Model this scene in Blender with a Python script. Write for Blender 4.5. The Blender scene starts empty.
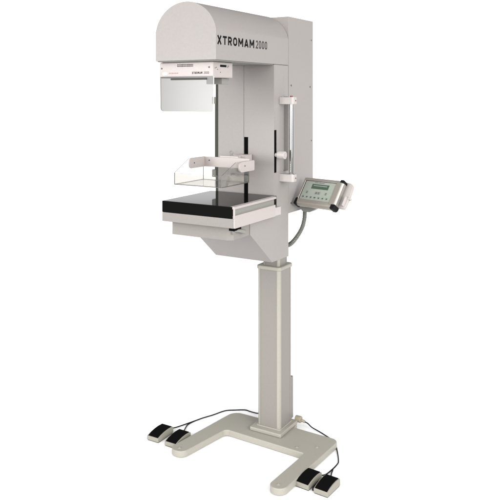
import bpy, bmesh, math
from mathutils import Vector, Matrix

C = bpy.context.scene.collection
R = math.radians

# ------------------------------------------------------------------ materials
def new_mat(name):
    m = bpy.data.materials.new(name); m.use_nodes = True
    nt = m.node_tree; nt.nodes.clear()
    out = nt.nodes.new('ShaderNodeOutputMaterial')
    return m, nt, out

def paint(name, col, rough=.45, spec=.4, mottle=.03, bump=.09, bscale=460., metallic=0., mscale=140.):
    m, nt, out = new_mat(name)
    p = nt.nodes.new('ShaderNodeBsdfPrincipled')
    tc = nt.nodes.new('ShaderNodeTexCoord')
    n = nt.nodes.new('ShaderNodeTexNoise'); n.inputs['Scale'].default_value = mscale; n.inputs['Detail'].default_value = 6
    nt.links.new(tc.outputs['Object'], n.inputs['Vector'])
    mr = nt.nodes.new('ShaderNodeMapRange')
    mr.inputs['From Min'].default_value = .3; mr.inputs['From Max'].default_value = .7
    mr.inputs['To Min'].default_value = 1 - mottle; mr.inputs['To Max'].default_value = 1 + mottle
    nt.links.new(n.outputs['Fac'], mr.inputs['Value'])
    mx = nt.nodes.new('ShaderNodeVectorMath'); mx.operation = 'SCALE'
    mx.inputs[0].default_value = col
    nt.links.new(mr.outputs['Result'], mx.inputs['Scale'])
    nt.links.new(mx.outputs['Vector'], p.inputs['Base Color'])
    p.inputs['Roughness'].default_value = rough
    p.inputs['Specular IOR Level'].default_value = spec
    p.inputs['Metallic'].default_value = metallic
    if bump:
        n2 = nt.nodes.new('ShaderNodeTexNoise'); n2.inputs['Scale'].default_value = bscale; n2.inputs['Detail'].default_value = 2
        nt.links.new(tc.outputs['Object'], n2.inputs['Vector'])
        b = nt.nodes.new('ShaderNodeBump'); b.inputs['Strength'].default_value = bump; b.inputs['Distance'].default_value = .002
        nt.links.new(n2.outputs['Fac'], b.inputs['Height'])
        nt.links.new(b.outputs['Normal'], p.inputs['Normal'])
    nt.links.new(p.outputs[0], out.inputs[0])
    return m

def acrylic(name, tint, rough, f0=.045):
    m, nt, out = new_mat(name)
    t = nt.nodes.new('ShaderNodeBsdfTransparent'); t.inputs[0].default_value = (*tint, 1)
    g = nt.nodes.new('ShaderNodeBsdfGlossy'); g.inputs['Roughness'].default_value = rough
    lw = nt.nodes.new('ShaderNodeLayerWeight'); lw.inputs['Blend'].default_value = .5
    pw = nt.nodes.new('ShaderNodeMath'); pw.operation = 'POWER'; pw.inputs[1].default_value = 5
    f = nt.nodes.new('ShaderNodeMath'); f.operation = 'MULTIPLY_ADD'; f.inputs[1].default_value = .6; f.inputs[2].default_value = f0
    nt.links.new(lw.outputs['Facing'], pw.inputs[0]); nt.links.new(pw.outputs[0], f.inputs[0])
    mx = nt.nodes.new('ShaderNodeMixShader')
    nt.links.new(f.outputs[0], mx.inputs[0]); nt.links.new(t.outputs[0], mx.inputs[1]); nt.links.new(g.outputs[0], mx.inputs[2])
    nt.links.new(mx.outputs[0], out.inputs[0])
    return m

def gloss_black(name, col, fac, rough):
    m, nt, out = new_mat(name)
    d = nt.nodes.new('ShaderNodeBsdfDiffuse'); d.inputs[0].default_value = (*col, 1)
    g = nt.nodes.new('ShaderNodeBsdfGlossy'); g.inputs['Roughness'].default_value = rough
    tc = nt.nodes.new('ShaderNodeTexCoord')
    n = nt.nodes.new('ShaderNodeTexNoise'); n.inputs['Scale'].default_value = 60
    nt.links.new(tc.outputs['Object'], n.inputs['Vector'])
    mr = nt.nodes.new('ShaderNodeMapRange'); mr.inputs['To Min'].default_value = rough * .8; mr.inputs['To Max'].default_value = rough * 1.3
    nt.links.new(n.outputs['Fac'], mr.inputs['Value']); nt.links.new(mr.outputs['Result'], g.inputs['Roughness'])
    lw = nt.nodes.new('ShaderNodeLayerWeight'); lw.inputs['Blend'].default_value = .5
    mp = nt.nodes.new('ShaderNodeMapRange'); mp.inputs['To Min'].default_value = .002; mp.inputs['To Max'].default_value = fac
    pw = nt.nodes.new('ShaderNodeMath'); pw.operation = 'POWER'; pw.inputs[1].default_value = 5
    nt.links.new(lw.outputs['Facing'], pw.inputs[0]); nt.links.new(pw.outputs[0], mp.inputs['Value'])
    mx = nt.nodes.new('ShaderNodeMixShader')
    nt.links.new(mp.outputs['Result'], mx.inputs[0]); nt.links.new(d.outputs[0], mx.inputs[1]); nt.links.new(g.outputs[0], mx.inputs[2])
    nt.links.new(mx.outputs[0], out.inputs[0])
    return m

GREY = paint('warm_grey_powder_coat', (.243, .224, .213))
BASEG = paint('beige_grey_base_paint', (.275, .261, .225))
COLG = paint('grey_column_anodised', (.195, .180, .164), rough=.4)
TABG = paint('table_grey_paint', (.200, .184, .170))
WHITE = paint('off_white_enamel', (.345, .308, .296), rough=.35, mottle=.03)
PLATE = paint('light_grey_metal_side', (.36, .33, .315), rough=.4, mottle=.03)
DARKG = paint('dark_grey_green_rail', (.045, .045, .038), rough=.6, spec=.15)
MIDG = paint('mid_grey_plastic', (.20, .195, .178), rough=.5)
BLACK = paint('black_slot_lining', (.003, .003, .003), rough=.8, spec=.02, bump=0)
PAD = paint('black_ribbed_rubber', (.003, .003, .003), rough=.8, spec=.03, bump=.35, bscale=260)
CORD = paint('black_cord_sheath', (.006, .006, .007), rough=.5, spec=.15, bump=0)
CARBON = gloss_black('black_gloss_carbon_cover', (.005, .005, .0045), .75, .05)
CHROME = paint('chromed_steel', (.44, .435, .42), rough=.10, metallic=1., mottle=.02, bump=0)
SILVER = paint('satin_champagne_aluminium', (.40, .375, .335), rough=.38, metallic=.75, mottle=.03, bump=0)
CAPB = paint('black_corner_cap_plastic', (.005, .005, .005), rough=.5, bump=0, spec=.12)
FACE = paint('pale_green_grey_membrane', (.24, .265, .225), rough=.5, mottle=.02, bump=0)
LCD = paint('dark_green_lcd', (.045, .075, .05), rough=.25, mottle=.08, bump=0, mscale=200)
KEY = paint('grey_membrane_key', (.20, .215, .19), rough=.5, bump=0)
INK = paint('dark_print_ink', (.008, .008, .008), rough=.6, bump=0, spec=.03)
INKS = paint('soft_grey_print_ink', (.045, .042, .042), rough=.6, bump=0, spec=.03)
INKR = paint('faded_red_print_ink', (.30, .20, .175), rough=.5, bump=0, spec=.2)
REDP = paint('red_brown_cap', (.16, .035, .03), rough=.4, bump=0)
HOSE = paint('grey_spiral_conduit', (.15, .15, .135), rough=.4, bump=0, metallic=.2)
BRASS = paint('yellowed_plastic_gland', (.27, .24, .175), rough=.5)
PEDALG = paint('grey_green_pedal_casting', (.23, .218, .18), rough=.45)
SCREW = paint('dark_screw_head', (.05, .048, .045), rough=.4, bump=0)
SHIELD = acrylic('clear_face_shield_acrylic', (.50, .496, .487), .30, .055)
CLEAR = acrylic('clear_paddle_acrylic', (.895, .888, .876), .06, .035)
EDGE = paint('cut_acrylic_edge', (.10, .098, .09), rough=.3, bump=0)
EDGEL = paint('polished_acrylic_edge', (.56, .54, .50), rough=.3, bump=0)
FLOORM = paint('white_studio_floor', (.95, .95, .95), rough=.9, spec=.0, mottle=.0, bump=0)

# ------------------------------------------------------------------ mesh helpers
def link_mesh(name, bm, mat, parent=None, smooth=35):
    bmesh.ops.recalc_face_normals(bm, faces=bm.faces)
    me = bpy.data.meshes.new(name); bm.to_mesh(me); bm.free()
    for m in (mat if isinstance(mat, (list, tuple)) else [mat]): me.materials.append(m)
    if smooth:
        for p in me.polygons: p.use_smooth = True
        me.set_sharp_from_angle(angle=R(smooth))
    o = bpy.data.objects.new(name, me); C.objects.link(o)
    if parent: o.parent = parent
    if smooth:
        wn = o.modifiers.new('weighted_normal', 'WEIGHTED_NORMAL'); wn.keep_sharp = True; wn.weight = 90
    return o

def absorb(bm, b2, M=None):
    if M is not None: bmesh.ops.transform(b2, matrix=M, verts=b2.verts)
    me = bpy.data.meshes.new('tmp'); b2.to_mesh(me); b2.free(); bm.from_mesh(me); bpy.data.meshes.remove(me)

def bevel_sharp(b, off, seg=2, ang=30):
    es = [e for e in b.edges if len(e.link_faces) == 2 and e.calc_face_angle(0) > R(ang)]
    if off and es: bmesh.ops.bevel(b, geom=es, offset=off, segments=seg, affect='EDGES', profile=.5, clamp_overlap=True)

def add_box(bm, x0, x1, y0, y1, z0, z1, bev=.002, seg=2, M=None):
    b = bmesh.new(); bmesh.ops.create_cube(b, size=1)
    for v in b.verts:
        v.co = Vector((x0 + (v.co.x + .5) * (x1 - x0), y0 + (v.co.y + .5) * (y1 - y0), z0 + (v.co.z + .5) * (z1 - z0)))
    bevel_sharp(b, bev, seg)
    absorb(bm, b, M)

def add_prism(bm, pts, axis, a0, a1, bev=0, seg=2, M=None):
    """polygon pts extruded along axis: 'x' -> pts=(y,z), 'y' -> (x,z), 'z' -> (x,y)"""
    b = bmesh.new()
    def co(p, a):
        return {'x': (a, p[0], p[1]), 'y': (p[0], a, p[1]), 'z': (p[0], p[1], a)}[axis]
    v0 = [b.verts.new(co(p, a0)) for p in pts]; v1 = [b.verts.new(co(p, a1)) for p in pts]
    n = len(pts)
    b.faces.new(v0); b.faces.new(v1[::-1])
    for i in range(n): b.faces.new((v0[i], v1[i], v1[(i + 1) % n], v0[(i + 1) % n]))
    bmesh.ops.recalc_face_normals(b, faces=b.faces)
    bevel_sharp(b, bev, seg)
    absorb(bm, b, M)

def add_cyl(bm, p0, p1, r, seg=24, bev=0, r2=None):
    p0, p1 = Vector(p0), Vector(p1); d = p1 - p0
    b = bmesh.new()
    bmesh.ops.create_cone(b, cap_ends=True, segments=seg, radius1=r, radius2=r if r2 is None else r2, depth=d.length)
    if bev: bevel_sharp(b, bev, 2, 50)
    absorb(bm, b, Matrix.Translation((p0 + p1) / 2) @ d.to_track_quat('Z', 'Y').to_matrix().to_4x4())

def round_poly(pts, rads, n=7):
    out = []; N = len(pts)
    for i in range(N):
        p = Vector(pts[i]); a = Vector(pts[i - 1]); c = Vector(pts[(i + 1) % N]); r = rads[i]
        if r <= 0: out.append((p.x, p.y)); continue
        u = (a - p).normalized(); w = (c - p).normalized()
        ang = math.acos(max(-1, min(1, u.dot(w)))); t = min(r / math.tan(ang / 2), (a - p).length * .49, (c - p).length * .49)
        r = t * math.tan(ang / 2)
        cen = p + (u + w).normalized() * (r / math.sin(ang / 2))
        s = p + u * t - cen; e = p + w * t - cen
        a0 = math.atan2(s.y, s.x); a1 = math.atan2(e.y, e.x); da = (a1 - a0 + math.pi) % (2 * math.pi) - math.pi
        for k in range(n + 1):
            q = a0 + da * k / n; out.append((cen.x + r * math.cos(q), cen.y + r * math.sin(q)))
    return out

def rect(x0, x1, y0, y1): return [(x0, y0), (x1, y0), (x1, y1), (x0, y1)]

def catmull(pts, n=8):
    P = [Vector(p) for p in pts]; P = [P[0] * 2 - P[1]] + P + [P[-1] * 2 - P[-2]]; out = []
    for i in range(1, len(P) - 2):
        for k in range(n):
            t = k / n; a, b, c, d = P[i - 1:i + 3]
            out.append(.5 * ((2 * b) + (c - a) * t + (2 * a - 5 * b + 4 * c - d) * t * t + (3 * b - a - 3 * c + d) * t ** 3))
    out.append(P[-2]); return out

def add_tube(bm, path, rad, seg=10):
    """path: list of Vectors, rad: number or function(i)"""
    rings = []; n = len(path); up = Vector((.13, .21, .97))
    for i, p in enumerate(path):
        t = (path[min(i + 1, n - 1)] - path[max(i - 1, 0)]).normalized()
        u = t.cross(up); u = (u if u.length > 1e-4 else t.cross(Vector((1, 0, 0)))).normalized(); w = u.cross(t)
        r = rad(i) if callable(rad) else rad
        rings.append([bm.verts.new(p + (u * math.cos(q) + w * math.sin(q)) * r) for q in [2 * math.pi * k / seg for k in range(seg)]])
    for a, b in zip(rings, rings[1:]):
        for k in range(seg): bm.faces.new((a[k], a[(k + 1) % seg], b[(k + 1) % seg], b[k]))
    bm.faces.new(rings[0][::-1]); bm.faces.new(rings[-1])

def add_ribbon(bm, pts, w, z0, z1, closed=False):
    """flat mitred stroke of width w along pts, extruded z0..z1"""
    P = [Vector((p[0], p[1])) for p in pts]; n = len(P); L = []; Rr = []
    for i, p in enumerate(P):
        a = P[i - 1] if (i or closed) else None; c = P[(i + 1) % n] if (i < n - 1 or closed) else None
        d1 = (p - a).normalized() if a is not None else (c - p).normalized(); d2 = (c - p).normalized() if c is not None else d1
        n1 = Vector((-d1.y, d1.x)); n2 = Vector((-d2.y, d2.x)); m = (n1 + n2); m = m.normalized() if m.length > 1e-6 else n1
        k = min(2.2, 1 / max(.2, m.dot(n1))); L.append(p + m * w / 2 * k); Rr.append(p - m * w / 2 * k)
    V = lambda q, z: bm.verts.new((q.x, q.y, z))
    l0 = [V(q, z0) for q in L]; r0 = [V(q, z0) for q in Rr]; l1 = [V(q, z1) for q in L]; r1 = [V(q, z1) for q in Rr]
    for i in range(n if closed else n - 1):
        j = (i + 1) % n
        for f in ((l1[i], r1[i], r1[j], l1[j]), (l0[i], l0[j], r0[j], r0[i]), (l0[i], l1[i], l1[j], l0[j]), (r0[i], r0[j], r1[j], r1[i])): bm.faces.new(f)
    if not closed:
        bm.faces.new((l0[0], r0[0], r1[0], l1[0])); bm.faces.new((l0[-1], l1[-1], r1[-1], r0[-1]))

def arc_pts(cx, cy, rx, ry, a0, a1, n=8):
    return [(cx + rx * math.cos(R(a0 + (a1 - a0) * k / n)), cy + ry * math.sin(R(a0 + (a1 - a0) * k / n))) for k in range(n + 1)]

def glyph(ch, w, h, t):
    """condensed industrial capitals as strokes: list of (points, closed); w x h is the outer size, t the stroke"""
    e = t / 2; r = min(w, h) * .34
    if ch in 'O0': return [(round_poly(rect(e, w - e, e, h - e), [r] * 4, 5), True)]
    if ch == 'X': return [([(e, 0), (w - e, h)], False), ([(e, h), (w - e, 0)], False)]
    if ch == 'T': return [([(0, h - e), (w, h - e)], False), ([(w / 2, 0), (w / 2, h - e)], False)]
    if ch == 'R':
        q = h * .225
        return [([(e, 0), (e, h)], False), ([(e, h - e), (w * .5, h - e)] + arc_pts(w * .5, h - e - q, w * .5 - e, q, 90, -90)[1:] + [(e, h - e - 2 * q)], False), ([(w * .5, h * .5), (w - e, 0)], False)]
    if ch == 'M': return [([(e, 0), (e, h)], False), ([(w - e, 0), (w - e, h)], False), ([(e, h - e * .6), (w / 2, h * .30)], False), ([(w - e, h - e * .6), (w / 2, h * .30)], False)]
    if ch == 'A': return [([(e, 0), (w / 2, h - e * .5)], False), ([(w - e, 0), (w / 2, h - e * .5)], False), ([(w * .22, h * .27), (w * .78, h * .27)], False)]
    if ch == '2':
        q = h * .25
        return [(arc_pts(w / 2, h - e - q, w / 2 - e, q, 165, -25, 10) + [(e, e), (w, e)], False)]

def stroke_text(name, body, mat, parent, M, width, height, t):
    wid = {'X': 1.0, 'T': .92, 'R': .92, 'O': 1.0, 'M': 1.2, 'A': 1.08, '2': .9, '0': .9}
    gap = .28; tot = sum(wid[c] for c in body) + gap * (len(body) - 1); u = width / tot
    bm = bmesh.new(); x = 0
    for c in body:
        for k, (pts, cl) in enumerate(glyph(c, wid[c] * u, height, t)):
            add_ribbon(bm, [(x + p[0], p[1]) for p in pts], t, -.0004, .0003 + .00012 * k, cl)
        x += (wid[c] + gap) * u
    bmesh.ops.transform(bm, matrix=M, verts=bm.verts)
    return link_mesh(name, bm, mat, parent, smooth=0)

def basis(o, x, y):
    x = Vector(x).normalized(); y = Vector(y).normalized(); z = x.cross(y)
    M = Matrix((x, y, z)).transposed().to_4x4(); M.translation = Vector(o); return M

def part(name, mat, parent, fn, smooth=35):
    bm = bmesh.new(); fn(bm); return link_mesh(name, bm, mat, parent, smooth)

def box(name, mat, parent, *a, **k):
    return part(name, mat, parent, lambda bm: add_box(bm, *a, **k))

def empty(name, loc=(0, 0, 0), rz=0):
    o = bpy.data.objects.new(name, None); C.objects.link(o)
    o.location = loc; o.rotation_euler.z = rz; o.empty_display_size = .1
    return o

def screw(parent, p, n, r=.0035, mat=None, name='screw'):
    p = Vector(p); n = Vector(n)
    def f(bm):
        add_cyl(bm, p - n * .002, p + n * .0012, r, 14, .0004)
    return part(name, mat or SCREW, parent, f)

XL, XR, XC = -.169, .101, -.034

# ------------------------------------------------------------------ floor
def floor_fn(bm): add_prism(bm, rect(-3.6, 3.6, -1.35, 3.6), 'z', -.02, 0)
fl = part('floor', FLOORM, None, floor_fn, smooth=0); fl['kind'] = 'structure'

# ------------------------------------------------------------------ the machine
mach = empty('mammography_machine')
mach['label'] = 'tall grey breast x-ray machine with arched head on a square column and U-shaped base'
mach['category'] = 'x-ray machine'

# base ------------------------------------------------------------
def base_fn(bm):
    pts = [(-.262, .044), (-.3175, -.392), (-.2425, -.397), (-.1985, -.129), (.193, -.1455), (.1775, -.436), (.2475, -.436),
           (.2700, -.03), (.2710, .034), (.056, .0405), (.045, .085), (-.10, .085), (-.11, .043)]
    rad = [.05, .0365, .0365, .022, .008, .036, .036, .2, .055, .0, .01, .01, 0]
    add_prism(bm, round_poly(pts, rad, 9), 'z', .003, .030, bev=.004, seg=3)
    for x, y in ((-.275, -.364), (.214, -.400), (.215, -.02), (-.2, 0)):
        add_cyl(bm, (x, y, 0), (x, y, .006), .02, 18)
base = part('base_plate', BASEG, mach, base_fn)
for p in ((.2164, -.0718), (.2125, -.4060), (.1443, -.1143), (-.2765, -.3680)):
    def sc(bm, p=p):
        add_cyl(bm, (p[0], p[1], .029), (p[0], p[1], .0318), .0075, 18, .001)
        add_cyl(bm, (p[0], p[1], .0315), (p[0], p[1], .0335), .004, 12, .0005)
    part('levelling_screw', BASEG, base, sc)
def flange_fn(bm):
    add_prism(bm, round_poly(rect(-.105, .0505, -.0835, .0805), [.006] * 4, 4), 'z', .0302, .0465, bev=.004, seg=3)
    add_prism(bm, round_poly(rect(-.090, .0335, -.0565, .071), [.012] * 4, 5), 'z', .045, .0510, bev=.002, seg=2)
flange = part('foot_flange', BASEG, mach, flange_fn)
def gland_fn(bm):
    add_cyl(bm, (.036, .0885, .0475), (.064, .0885, .0475), .0145, 20, .003)
    add_cyl(bm, (.064, .0885, .0455), (.082, .0885, .042), .006, 14, .0015)
part('cable_gland', BRASS, mach, gland_fn)

def post_profile(x0, x1, y0, y1, r, w, d):
    """square tube with rounded proud corner posts (width w) and panels recessed by d"""
    n = 5; out = []
    for cx, cy, a in ((x1, y0, -90), (x1, y1, 0), (x0, y1, 90), (x0, y0, 180)):
        sx = 1 if cx == x1 else -1; sy = 1 if cy == y1 else -1
        arc = [(cx - sx * r + r * math.cos(R(a + 90 * k / n)), cy - sy * r + r * math.sin(R(a + 90 * k / n))) for k in range(n + 1)]
        if a in (-90, 90):   # arriving along a horizontal face
            pre = [(cx - sx * w, cy - sy * d), (cx - sx * w, cy)]; post = [(cx, cy - sy * w), (cx - sx * d, cy - sy * w)]
        else:
            pre = [(cx - sx * d, cy - sy * w), (cx, cy - sy * w)]; post = [(cx - sx * w, cy), (cx - sx * w, cy - sy * d)]
        out += pre + arc + post
    return out

def pale_corners(o, x0, x1, y0, y1, w):  # corner faces get the lighter base paint instead of the column grey
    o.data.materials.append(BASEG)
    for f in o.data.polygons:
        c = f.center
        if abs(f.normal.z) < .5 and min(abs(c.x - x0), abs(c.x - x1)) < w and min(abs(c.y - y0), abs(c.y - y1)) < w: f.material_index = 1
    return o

col = part('outer_column', COLG, mach, lambda bm: add_prism(bm, post_profile(-.0845, .0285, -.0505, .0655, .0140, .0185, .0007), 'z', .05, .737))
pale_corners(col, -.0845, .0285, -.0505, .0655, .0150)
def cap_fn(bm):
    add_prism(bm, round_poly(rect(-.0890, .0330, -.0555, .0705), [.017] * 4, 5), 'z', .7365, .7535, bev=.005, seg=3)
part('column_cap', BASEG, mach, cap_fn)
part('inner_column', COLG, mach, lambda bm: add_prism(bm, post_profile(-.066, .0165, -.0345, .0475, .010, .014, .0010), 'z', .752, 1.0028))
pale_corners(bpy.data.objects['inner_column'], -.066, .0165, -.0345, .0475, .011)
box('socket_box', COLG, mach, -.045, .0245, .0660, .0880, .0505, .238, bev=.003)

# rear housing ----------------------------------------------------
hous = box('rear_housing', GREY, mach, XL, XR, -.106, .134, 1.003, 1.8365, bev=.003)
for y, z in ((-.083, 1.545), (.102, 1.541), (.07, 1.12), (-.085, 1.045)):
    screw(hous, (XR, y, z), (1, 0, 0), .004)
for z in (1.3, 1.75): screw(hous, (XR, .115, z), (1, 0, 0), .003)

# C-arm: spine, lower block and gusset -----------------------------
def spine_fn(bm):
    add_box(bm, XL, XR, -.2295, -.152, 1.185, 1.6285, bev=.001)
    add_box(bm, XL, XR, -.1521, -.110, 1.497, 1.6285, bev=.0015)
    add_box(bm, XL + .022, XR - .022, -.1521, -.104, 1.185, 1.498, bev=.001)
spine = part('arm_spine', GREY, mach, spine_fn)
# front cover panels leave a real slot for the paddle carriage between them
box('front_panel', GREY, spine, XL, -.0428, -.2375, -.2294, 1.0205, 1.6283, bev=.0012)
def fp2(bm):
    add_prism(bm, [(-.0222, 1.0205), (XR, 1.0205), (XR, 1.6283), (-.0420, 1.6283), (-.0420, 1.329), (-.0222, 1.329)], 'y', -.2355, -.2294, bev=.001)
box_r = part('front_panel', GREY, spine, fp2)
box('slot_lining', BLACK, spine, -.0432, -.0218, -.2320, -.2290, 1.02, 1.330, bev=0)
box('side_slot', BLACK, spine, XR - .004, XR + .0007, -.2345, -.2165, 1.187, 1.361, bev=0)
box('side_rail', DARKG, spine, -.1845, XL - .0003, -.2345, -.165, 1.06, 1.602, bev=.002)
GX0, GX1 = XL - .0015, XR + .0015
def gusset_fn(bm):
    add_prism(bm, [(-.2292, 1.1865), (-.2292, 1.0155), (-.430, 1.0135), (-.430, .967), (-.2535, .826), (-.1095, .8235), (-.1095, 1.1865)], 'x', GX0, GX1, bev=.0025, seg=2)
gus = part('support_gusset', GREY, mach, gusset_fn)

# head --------------------------------------------------------------
def head_fn(bm):
    a, bz, zs, n, a0 = .135, .107, 1.7375, 40, R(9)
    pts = [(XL, 1.6295)] + [(XC - a * math.cos(a0 + (math.pi - 2 * a0) * k / n) / math.cos(a0), zs + bz * (math.sin(a0 + (math.pi - 2 * a0) * k / n) - math.sin(a0)) / (1 - math.sin(a0))) for k in range(n + 1)] + [(XR, 1.6295)]
    add_prism(bm, pts, 'y', -.667, -.1075, bev=.0025, seg=2)
head = part('head_cover', GREY, mach, head_fn)
def trim_fn(bm):
    add_box(bm, XL + .006, XR - .004, -.663, -.2375, 1.6260, 1.6293, bev=.0015)
part('underside_trim', MIDG, head, trim_fn)
TX = lambda y, z: basis((XR - .0001, y, z), (0, 1, 0), (0, 0, 1))
stroke_text('lettering', 'XTROMAM', INK, head, TX(-.6590, 1.6850), .262, .0320, .0074)
stroke_text('lettering', '2000', INKS, head, TX(-.3840, 1.6850), .0900, .0320, .0054)

# tube collimator under the head -------------------------------------
coll = box('collimator', WHITE, mach, -.171, .070, -.640, -.503, 1.5665, 1.6257, bev=.005, seg=3)
FX = lambda x, z: basis((x, -.6399, z), (1, 0, 0), (0, 0, 1))
stroke_text('lettering', 'XTROMAM', INKS, coll, FX(-.0216, 1.5805), .046, .0085, .0018)
stroke_text('lettering', '2000', INKS, coll, FX(.0305, 1.5805), .0225, .0085, .0012)
def tiny_fn(bm):
    k = 0
    for row, z in enumerate((1.6135, 1.6080)):
        x = -.088
        while x < -.018:
            w = (.004, .0025, .006, .0035, .005)[(k * 3 + row) % 5]; k += 1
            add_box(bm, x, x + w, -.6404, -.639, z, z + .0036, bev=0); x += w + .0016
part('caption_print', INKS, coll, tiny_fn, 0)
def red_fn(bm):
    x = -.127
    for w in (.005, .004, .008, .003, .007, .006): add_box(bm, x, x + w, -.6404, -.639, 1.5825, 1.5868, bev=0); x += w + .002
part('caption_print', INKR, coll, red_fn, 0)
def btn_fn(bm):
    add_prism(bm, round_poly(rect(-.156, -.133, 1.5775, 1.5885), [.005] * 4, 5), 'y', -.6425, -.639, bev=.0008)
part('indicator_button', paint('white_button', (.72, .70, .67), rough=.3, bump=0), coll, btn_fn)
for x, z in ((-.160, 1.603), (.054, 1.6045)): screw(coll, (x, -.640, z), (0, -1, 0), .0033)
box('side_label', INK, coll, .0695, .0706, -.592, -.549, 1.6065, 1.6148, bev=.0002)
for y, z in ((-.540, 1.611), (-.534, 1.611), (-.540, 1.606), (-.625, 1.602), (-.617, 1.604), (-.609, 1.597), (-.590, 1.587)):
    screw(coll, (.070, y, z), (1, 0, 0), .0017)
box('slot_strip', DARKG, coll, -.112, .048, -.6500, -.6405, 1.5590, 1.5662, bev=.0008)  # dark strip added in place of the thin slot line below the collimator
box('mounting_bar', MIDG, mach, -.018, .052, -.552, -.500, 1.5445, 1.5660, bev=.0015)

def shield_fn(bm):
    pts = round_poly([(-.1625, 1.5720), (-.1610, 1.4425), (.0755, 1.4425), (.0770, 1.5720)], [.002, .014, .014, .002], 7)
    add_prism(bm, pts, 'y', -.6470, -.6420)
    bm.faces.ensure_lookup_table()
    for f in bm.faces: f.material_index = 0 if abs(f.normal.y) > .9 else 1
part('face_shield', [SHIELD, EDGEL], mach, shield_fn, smooth=0)

# image receptor table ------------------------------------------------
tab = box('receptor_table', PLATE, mach, -.190, .1355, -.5965, -.2400, 1.0215, 1.0545, bev=.0015)
def side_block(bm):
    add_box(bm, .118, .1357, -.5950, -.2855, 1.0200, 1.0668, bev=.0015)
    add_box(bm, .116, .1360, -.5975, -.2800, 1.0895, 1.0990, bev=.0015)
    add_box(bm, .1285, .1358, -.5970, -.5925, 1.0550, 1.0990, bev=.001)
part('side_rail', WHITE, tab, side_block)
box('front_fascia', TABG, tab, -.1905, .1300, -.5985, -.5960, 1.0205, 1.0547, bev=.0008)
box('groove', MIDG, tab, .100, .1275, -.590, -.2840, 1.0560, 1.0888, bev=.0005)
box('black_cover', CARBON, tab, -.1905, .1262, -.5990, -.2600, 1.0552, 1.0986, bev=.0014)
box('rear_bracket', GREY, tab, -.160, .0995, -.285, -.2378, 1.0158, 1.0540, bev=.001)

tray = part('cassette_tray', TABG, mach, lambda bm: add_prism(bm, round_poly([(-.172, -.560), (.078, -.560), (.1000, -.545), (.1000, -.4315), (-.172, -.4315)], [.003, .004, .004, 0, .003], 3), 'z', .9655, 1.0130, bev=.0012))
box('latch_block', BLACK, tray, .085, .1085, -.556, -.505, 1.0020, 1.0212, bev=.001)
def lever_fn(bm):
    add_tube(bm, catmull([Vector((.098, -.545, 1.000)), Vector((.108, -.525, .999)), Vector((.112, -.508, .996)), Vector((.114, -.490, .990))], 6), lambda i: .0045 + .0035 * min(1, i / 12), 12)
    add_cyl(bm, (.095, -.547, 1.004), (.106, -.553, .992), .006, 14, .001)
part('lever', MIDG, tray, lever_fn)

# compression paddle ---------------------------------------------------
pad = empty('compression_paddle'); pad.parent = mach
def sheet(name, pts, axis, a0, a1, mats=(CLEAR, EDGE)):
    def f(bm):
        add_prism(bm, pts, axis, a0, a1)
        k = 'xyz'.index(axis)
        for fc in bm.faces: fc.material_index = 0 if abs(fc.normal[k]) > .9 else 1
    return part(name, list(mats), pad, f, 0)
side = [(-.577, 1.1605), (-.577, 1.205), (-.478, 1.2545), (-.3790, 1.2545), (-.3790, 1.1605)]
sheet('side_wall', side, 'x', -.1500, -.1475)
sheet('side_wall', [(-.577, 1.1605), (-.577, 1.205), (-.478, 1.247), (-.3790, 1.247), (-.3790, 1.1605)], 'x', .0655, .068)
sheet('front_wall', rect(-.1473, .0653, 1.1605, 1.205), 'y', -.577, -.5745, (CLEAR, EDGE))
sheet('back_wall', rect(-.1473, .0653, 1.1605, 1.213), 'y', -.3815, -.379)
sheet('bottom_sheet', rect(-.1473, .0653, -.5743, -.3818), 'z', 1.1605, 1.1630)
def arm_poly(y0, y1, z0, z1): return round_poly([(y0, z0), (y0, z1), (y1, z1), (y1, z0)], [.016, .016, .006, .006], 7)
for nm, x0, x1, y0, y1, z0, z1 in (('holder_arm', -.1472, -.1425, -.485, -.372, 1.2135, 1.2550), ('holder_arm', .0682, .0760, -.462, -.350, 1.2065, 1.2470)):
    a = part(nm, WHITE, pad, lambda bm: add_prism(bm, arm_poly(y0, y1, z0, z1), 'x', x0, x1, bev=.001))
# rivets sit flat on the arms and the cross bar
box('cross_bar', WHITE, pad, -.1424, .0680, -.3785, -.3715, 1.2137, 1.2540, bev=.001)
for p, n in (((-.1424, -.452, 1.234), (1, 0, 0)), ((-.120, -.3787, 1.240), (0, -1, 0)), ((.0762, -.425, 1.230), (1, 0, 0))):
    screw(pad, p, n, .0028, name='rivet')
def clamp_fn(bm):
    add_box(bm, -.075, .012, -.371, -.352, 1.224, 1.2600, bev=.0015)
    add_box(bm, -.0395, -.0245, -.353, -.230, 1.2180, 1.2560, bev=.0015)
    add_box(bm, -.060, .000, -.290, -.240, 1.215, 1.2590, bev=.0015)
part('clamp', WHITE, pad, clamp_fn)
def kn(bm):
    add_cyl(bm, (-.045, -.330, 1.255), (-.045, -.330, 1.264), .003, 12)
    ring = [Vector((-.045 + .007 * math.cos(q), -.330, 1.270 + .007 * math.sin(q))) for q in [2 * math.pi * k / 20 for k in range(21)]]
    add_tube(bm, ring, .0022, 8)
part('release_pin', MIDG, pad, kn)

# knob in the side slot -------------------------------------------------
def knob_fn(bm):
    add_cyl(bm, (XR + .0008, -.224, 1.2595), (XR + .014, -.224, 1.2595), .0085, 18, .001)
    add_cyl(bm, (XR + .012, -.224, 1.2595), (XR + .046, -.224, 1.2595), .0165, 28, .0035)
    add_cyl(bm, (XR + .0455, -.224, 1.2595), (XR + .0475, -.224, 1.2595), .008, 20, .0006)
part('locking_knob', PLATE, mach, knob_fn)

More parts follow.
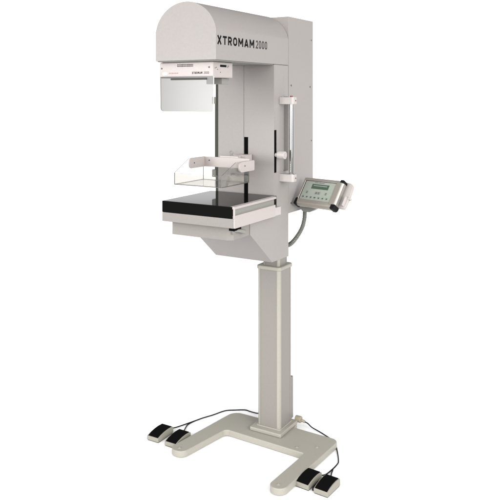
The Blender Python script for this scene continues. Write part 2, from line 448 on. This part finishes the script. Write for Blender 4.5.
# grab handles --------------------------------------------------------------
def handle(side):
    h = empty('grab_handle'); h.parent = mach
    def bx(z0, z1):
        xs = (XR + .0006, XR + .066) if side > 0 else (XL - .066, XL - .0006)
        x0, x1 = xs
        rr = [0, .012, .012, 0] if side > 0 else [.012, 0, 0, .012]
        part('handle_bracket', PLATE if side > 0 else MIDG, h, lambda bm: add_prism(bm, round_poly(rect(x0, x1, -.193, -.154), rr, 5), 'z', z0, z1, bev=.002))
    bx(1.4660, 1.4960); bx(1.1480, 1.1790)
    xr = XR + .0475 if side > 0 else XL - .048
    part('rod', CHROME, h, lambda bm: add_cyl(bm, (xr, -.1735, 1.1788), (xr, -.1735, 1.4662), .0095, 28))
    part('end_cap', REDP if side > 0 else MIDG, h, lambda bm: add_cyl(bm, (xr, -.1735, 1.4955), (xr, -.1735, 1.5015), .0055, 16, .001))
    return h
handle(1); handle(-1)
screw(mach, (XR + .0664, -.172, 1.481), (1, 0, 0), .0028, name='bracket_screw'); screw(mach, (XR + .0664, -.172, 1.163), (1, 0, 0), .0028, name='bracket_screw')

# control panel ---------------------------------------------------------------
th, ph = R(-14), R(55)
PM = basis((.12, -.0942, 1.0456), (math.cos(th), math.sin(th), 0), (-math.sin(th) * math.cos(ph), math.cos(th) * math.cos(ph), math.sin(ph)))
con = empty('control_panel'); con.parent = mach; con.matrix_local = PM
W, Hh = .210, .130
box('panel_body', MIDG, con, .010, W - .006, .008, Hh - .006, -.030, -.002, bev=.003)
box('membrane', FACE, con, .0150, W - .034, .0250, Hh - .0140, -.004, -.0002, bev=.0006)
def bars(bm):
    add_prism(bm, round_poly([(.0, -.030), (.0, .001), (.026, .001), (.030, -.004), (.030, -.030)], [.013, .013, .003, .002, .004], 6), 'x', .010, W - .020)
    add_prism(bm, round_poly([(Hh - .016, -.022), (Hh - .016, .002), (Hh, .002), (Hh, -.022)], [.001, .004, .008, .006], 5), 'x', .008, W - .016)
    add_prism(bm, round_poly(rect(.000, .0125, -.022, .0015), [.006, .003, .003, .006], 5), 'y', .020, Hh - .004)
    add_prism(bm, round_poly(rect(W - .0345, W, -.024, .0030), [.002, .008, .010, .003], 5), 'y', .018, Hh - .010)
part('frame', SILVER, con, bars)
def inner_line(bm):
    add_box(bm, .0124, .0156, .026, Hh - .014, -.003, .0006, bev=.0004)
    add_box(bm, .0124, W - .034, Hh - .0165, Hh - .0135, -.003, .0006, bev=.0004)
part('gasket', CAPB, con, inner_line)
def corner(x0, x1, y0, y1, z0, z1, r):
    part('corner_cap', CAPB, con, lambda bm: add_prism(bm, round_poly(rect(x0, x1, y0, y1), r, 5), 'z', z0, z1, bev=.004, seg=3))
corner(-.0035, .0105, -.0015, .0300, -.0305, .0022, [.007, .002, .002, .006])
corner(W - .0205, W + .0025, -.0015, .0200, -.0305, .0035, [.003, .010, .006, .003])
corner(W - .0190, W + .0020, Hh - .0125, Hh + .0025, -.0240, .0034, [.003, .006, .010, .003])
box('lcd_screen', LCD, con, .0560, .1450, .0790, .1010, -.001, .0010, bev=.0004)
box('lcd_line', KEY, con, .0640, .1360, .0915, .0955, .0006, .0012, bev=0)
def caption(bm):
    x = .064
    for w_ in (.005, .008, .004, .010, .006, .007): add_box(bm, x, x + w_, .1072, .1092, -.0006, .0002, bev=0); x += w_ + .002
part('caption_print', INKS, con, caption, 0)
def keys(bm):
    for k in range(7):
        x = .0255 + k * .0208
        add_prism(bm, round_poly(rect(x, x + .0120, .0330, .0440), [.004] * 4, 4), 'z', -.001, .0007)
    for x, w in ((.037, .012), (.084, .030), (.137, .012)):
        add_prism(bm, round_poly(rect(x, x + w, .0545, .0670), [.003] * 4, 4), 'z', -.001, .0007)
part('key_pad', KEY, con, keys)
def glyphs(bm):
    for k in range(7):
        x = .0255 + k * .0208
        s = .0045 if k != 3 else .003
        add_box(bm, x + s * .6, x + .012 - s * .6, .0365, .0405, .0004, .0010, bev=0)
    for y in (.0565, .0615):
        for x, w in ((.040, .006), (.088, .009), (.101, .009), (.140, .006)): add_box(bm, x, x + w, y, y + .0022, .0004, .0010, bev=0)
part('key_symbol', INKS, con, glyphs, 0)
# cradle the panel sits in, and its arm to the rear housing
def cradle(bm):
    add_prism(bm, round_poly([(W - .022, .022), (W + .0240, .022), (W + .0280, .075), (W + .0240, Hh + .006), (W - .03, Hh + .012), (W - .03, Hh - .03)], [.002, .008, .004, .022, .006, .002], 5), 'z', -.045, -.0315, bev=.002)
    add_box(bm, W + .0125, W + .0200, .030, .0720, -.046, -.020, bev=.002)
    add_box(bm, W + .020, W + .0360, .0640, .0730, -.044, -.030, bev=.002)
part('cradle', PLATE, con, cradle)
def arm_fn(bm):
    add_box(bm, XR - .002, .215, -.045, .030, 1.028, 1.040, bev=.002)
    add_box(bm, .125, .200, -.030, .015, 1.039, 1.085, bev=.003)
    add_prism(bm, [(.108, 1.030), (.135, 1.004), (.165, 1.004), (.212, 1.030)], 'y', -.040, .015, bev=.002)
part('panel_arm', MIDG, mach, arm_fn)
hp = catmull([Vector(p) for p in ((.1340, -.020, 1.010), (.1340, -.022, .975), (.126, -.028, .935), (.105, -.034, .895), (.070, -.030, .858), (.012, -.005, .835))], 26)
part('conduit', HOSE, mach, lambda bm: add_tube(bm, hp, lambda i: .0088 + (.0012 if i % 4 < 2 else -.0012), 14), smooth=50)

# ------------------------------------------------------------------ foot pedals and their cords
def make_pedal(name='foot_pedal'):
    t = empty(name)
    prof = [(-.055, .003), (-.0575, .007), (-.0565, .0235), (-.035, .0310), (-.008, .0365), (.020, .0385), (.046, .0365), (.0535, .033), (.0545, .006), (.052, .003)]
    part('housing', PEDALG, t, lambda bm: add_prism(bm, prof, 'x', -.0300, .0300, bev=.0025, seg=2), smooth=50)
    top = [(-.0535, .0230), (-.035, .0305), (-.008, .0360), (.020, .0380), (.046, .0362)]
    up = [(y, z + .0026) for y, z in top[::-1]]
    part('tread_pad', PAD, t, lambda bm: add_prism(bm, top + up, 'x', -.0262, .0262, bev=.0007), smooth=50)
    part('rubber_sole', CAPB, t, lambda bm: add_box(bm, -.0285, .0285, -.0535, .0505, .0, .0045, bev=.001))
    return t
def copy_pedal(src):
    r = src.copy(); C.objects.link(r)
    for ch in list(src.children):
        c = ch.copy(); C.objects.link(c); c.parent = r
    return r
spots = [((-.444, -.279), 0, 'black-topped foot pedal standing clear of the base, farthest from the column'),
         ((-.347, -.282), 0, 'black-topped foot pedal close beside the rounded tip of the base leg, overlapped by it'),
         ((.2830, -.2890), R(-5), 'black-topped foot pedal set right against the side of the long base leg'),
         ((.3640, -.2960), R(-4), 'black-topped foot pedal on the open floor, nearest the camera beside another pedal')]
proto = make_pedal()
for i, (xy, rz, lab) in enumerate(spots):
    p = proto if i == 0 else copy_pedal(proto)
    p.location = (xy[0], xy[1], 0); p.rotation_euler.z = rz
    p.scale = (1, .93 if i > 1 else 1, .86)
    p['label'] = lab; p['category'] = 'foot pedal'; p['group'] = 'foot pedals on the floor by the base'
def link_piece(name, x0, x1, y0, y1, lab):
    o = part(name, CAPB, None, lambda bm: add_box(bm, x0, x1, y0, y1, .001, .016, bev=.003))
    o['label'] = lab; o['category'] = 'connector'
link_piece('pedal_connector', .3180, .3345, -.335, -.280, 'short black connector lying between the two pedals beside the long base leg')

def cord(name, paths, lab):
    def f(bm):
        for pts in paths: add_tube(bm, catmull([Vector(p) for p in pts], 8), .0025, 8)
    o = part(name, CORD, None, f, smooth=60); o['label'] = lab; o['category'] = 'cord'
cord('floor_cable', [[(-.070, .076, .036), (-.105, .092, .034), (-.150, .106, .022), (-.185, .121, .008), (-.227, .129, .004), (-.256, .131, .004), (-.296, .106, .004), (-.333, .075, .004), (-.358, .009, .004), (-.387, -.057, .004), (-.402, -.125, .004), (-.3850, -.180, .005), (-.360, -.226, .012)],
                    [(-.3865, -.060, .0045), (-.408, -.120, .0045), (-.428, -.180, .006), (-.440, -.224, .012)]],
     'thin black cord running from behind the column to the two pedals farther from the camera')
cord('floor_cable', [[(.082, .0885, .042), (.090, .103, .030), (.105, .114, .012), (.147, .108, .004), (.191, .086, .004), (.236, .059, .004), (.275, .001, .004), (.317, -.080, .004), (.325, -.112, .004), (.323, -.168, .004), (.316, -.215, .006), (.293, -.2390, .012)],
                    [(.3245, -.150, .0045), (.338, -.200, .005), (.352, -.226, .008), (.360, -.2450, .012)]],
     'black cord running from the yellowish gland round the base corner to the two nearer pedals')

# ------------------------------------------------------------------ camera
cam = bpy.data.cameras.new('camera'); co = bpy.data.objects.new('camera', cam); C.objects.link(co)
cam.sensor_width = 36; cam.lens = 36 * 714 / 500; cam.shift_y = -(250 - 96) / 500
co.location = (1.49, -2.79, 1.5); co.rotation_euler = (R(90), 0, math.atan2(420, 714))
cam.clip_start = .05; cam.clip_end = 200
bpy.context.scene.camera = co

# ------------------------------------------------------------------ studio light
w = bpy.data.worlds.new('World'); bpy.context.scene.world = w; w.use_nodes = True
nt = w.node_tree; nt.nodes.clear()
out = nt.nodes.new('ShaderNodeOutputWorld'); bg = nt.nodes.new('ShaderNodeBackground')
tc = nt.nodes.new('ShaderNodeTexCoord'); sp = nt.nodes.new('ShaderNodeSeparateXYZ')
nt.links.new(tc.outputs['Generated'], sp.inputs[0])
# invented surroundings for reflections and fill: white low behind, dark above, bright camera side
def mrange(sock, a, b, c, d, smooth=True):
    m = nt.nodes.new('ShaderNodeMapRange'); m.interpolation_type = 'SMOOTHSTEP' if smooth else 'LINEAR'
    for k, v in (('From Min', a), ('From Max', b), ('To Min', c), ('To Max', d)): m.inputs[k].default_value = v
    nt.links.new(sock, m.inputs['Value']); return m.outputs['Result']
back_level = mrange(sp.outputs['Z'], .138, .175, 1.3, .22)
dome = mrange(sp.outputs['Z'], .44, .92, 2.6, .70)
low = mrange(sp.outputs['Z'], -.06, .02, .2, 1)          # darkness added below the horizon on the camera side to deepen undersides
dot = nt.nodes.new('ShaderNodeVectorMath'); dot.operation = 'DOT_PRODUCT'; dot.inputs[1].default_value = (-.507, .862, 0)
nt.links.new(tc.outputs['Generated'], dot.inputs[0])
side_f = mrange(dot.outputs['Value'], -.25, .25, 0, 1)
mx = nt.nodes.new('ShaderNodeMix'); mx.data_type = 'FLOAT'
dr = nt.nodes.new('ShaderNodeVectorMath'); dr.operation = 'DOT_PRODUCT'; dr.inputs[1].default_value = (.862, .507, 0)
nt.links.new(tc.outputs['Generated'], dr.inputs[0])
ab = nt.nodes.new('ShaderNodeMath'); ab.operation = 'ABSOLUTE'; nt.links.new(dr.outputs['Value'], ab.inputs[0])
flag = mrange(ab.outputs[0], .86, .96, 1, .12)          # darkening added at the world's sides to give the chrome dark edges
nt.links.new(side_f, mx.inputs[0]); m2 = nt.nodes.new('ShaderNodeMath'); m2.operation = 'MULTIPLY'; nt.links.new(dome, m2.inputs[0]); nt.links.new(low, m2.inputs[1])
nt.links.new(m2.outputs[0], mx.inputs[2]); nt.links.new(back_level, mx.inputs[3])
ml = nt.nodes.new('ShaderNodeMath'); ml.operation = 'MULTIPLY'
nt.links.new(mx.outputs[0], ml.inputs[0]); nt.links.new(flag, ml.inputs[1]); nt.links.new(ml.outputs[0], bg.inputs['Strength'])
bg.inputs['Color'].default_value = (1, 1, 1, 1)
nt.links.new(bg.outputs[0], out.inputs[0])

def area(name, loc, target, size, power, col=(1, 1, 1), sy=None):
    l = bpy.data.lights.new(name, 'AREA'); l.energy = power; l.color = col; l.size = size
    if sy: l.shape = 'RECTANGLE'; l.size_y = sy
    o = bpy.data.objects.new(name, l); C.objects.link(o); o.location = loc
    o.rotation_euler = (Vector(target) - Vector(loc)).to_track_quat('-Z', 'Y').to_euler()
area('key_softbox', (-.80, -2.3, 1.38), (-.03, -.6, 1.55), .75, 18)
area('added_fill', (2.3, -1.5, 1.55), (.1, -.4, 1.45), .9, 31)  # unseen lamp added to brighten the faces turned to camera right

sc = bpy.context.scene
sc.view_settings.view_transform = 'Standard'; sc.view_settings.look = 'None'
sc.view_settings.exposure = .42; sc.view_settings.gamma = 1
sc.cycles.use_adaptive_sampling = False
sc.cycles.max_bounces = 10; sc.cycles.transparent_max_bounces = 16
sc.cycles.caustics_reflective = False; sc.cycles.caustics_refractive = False
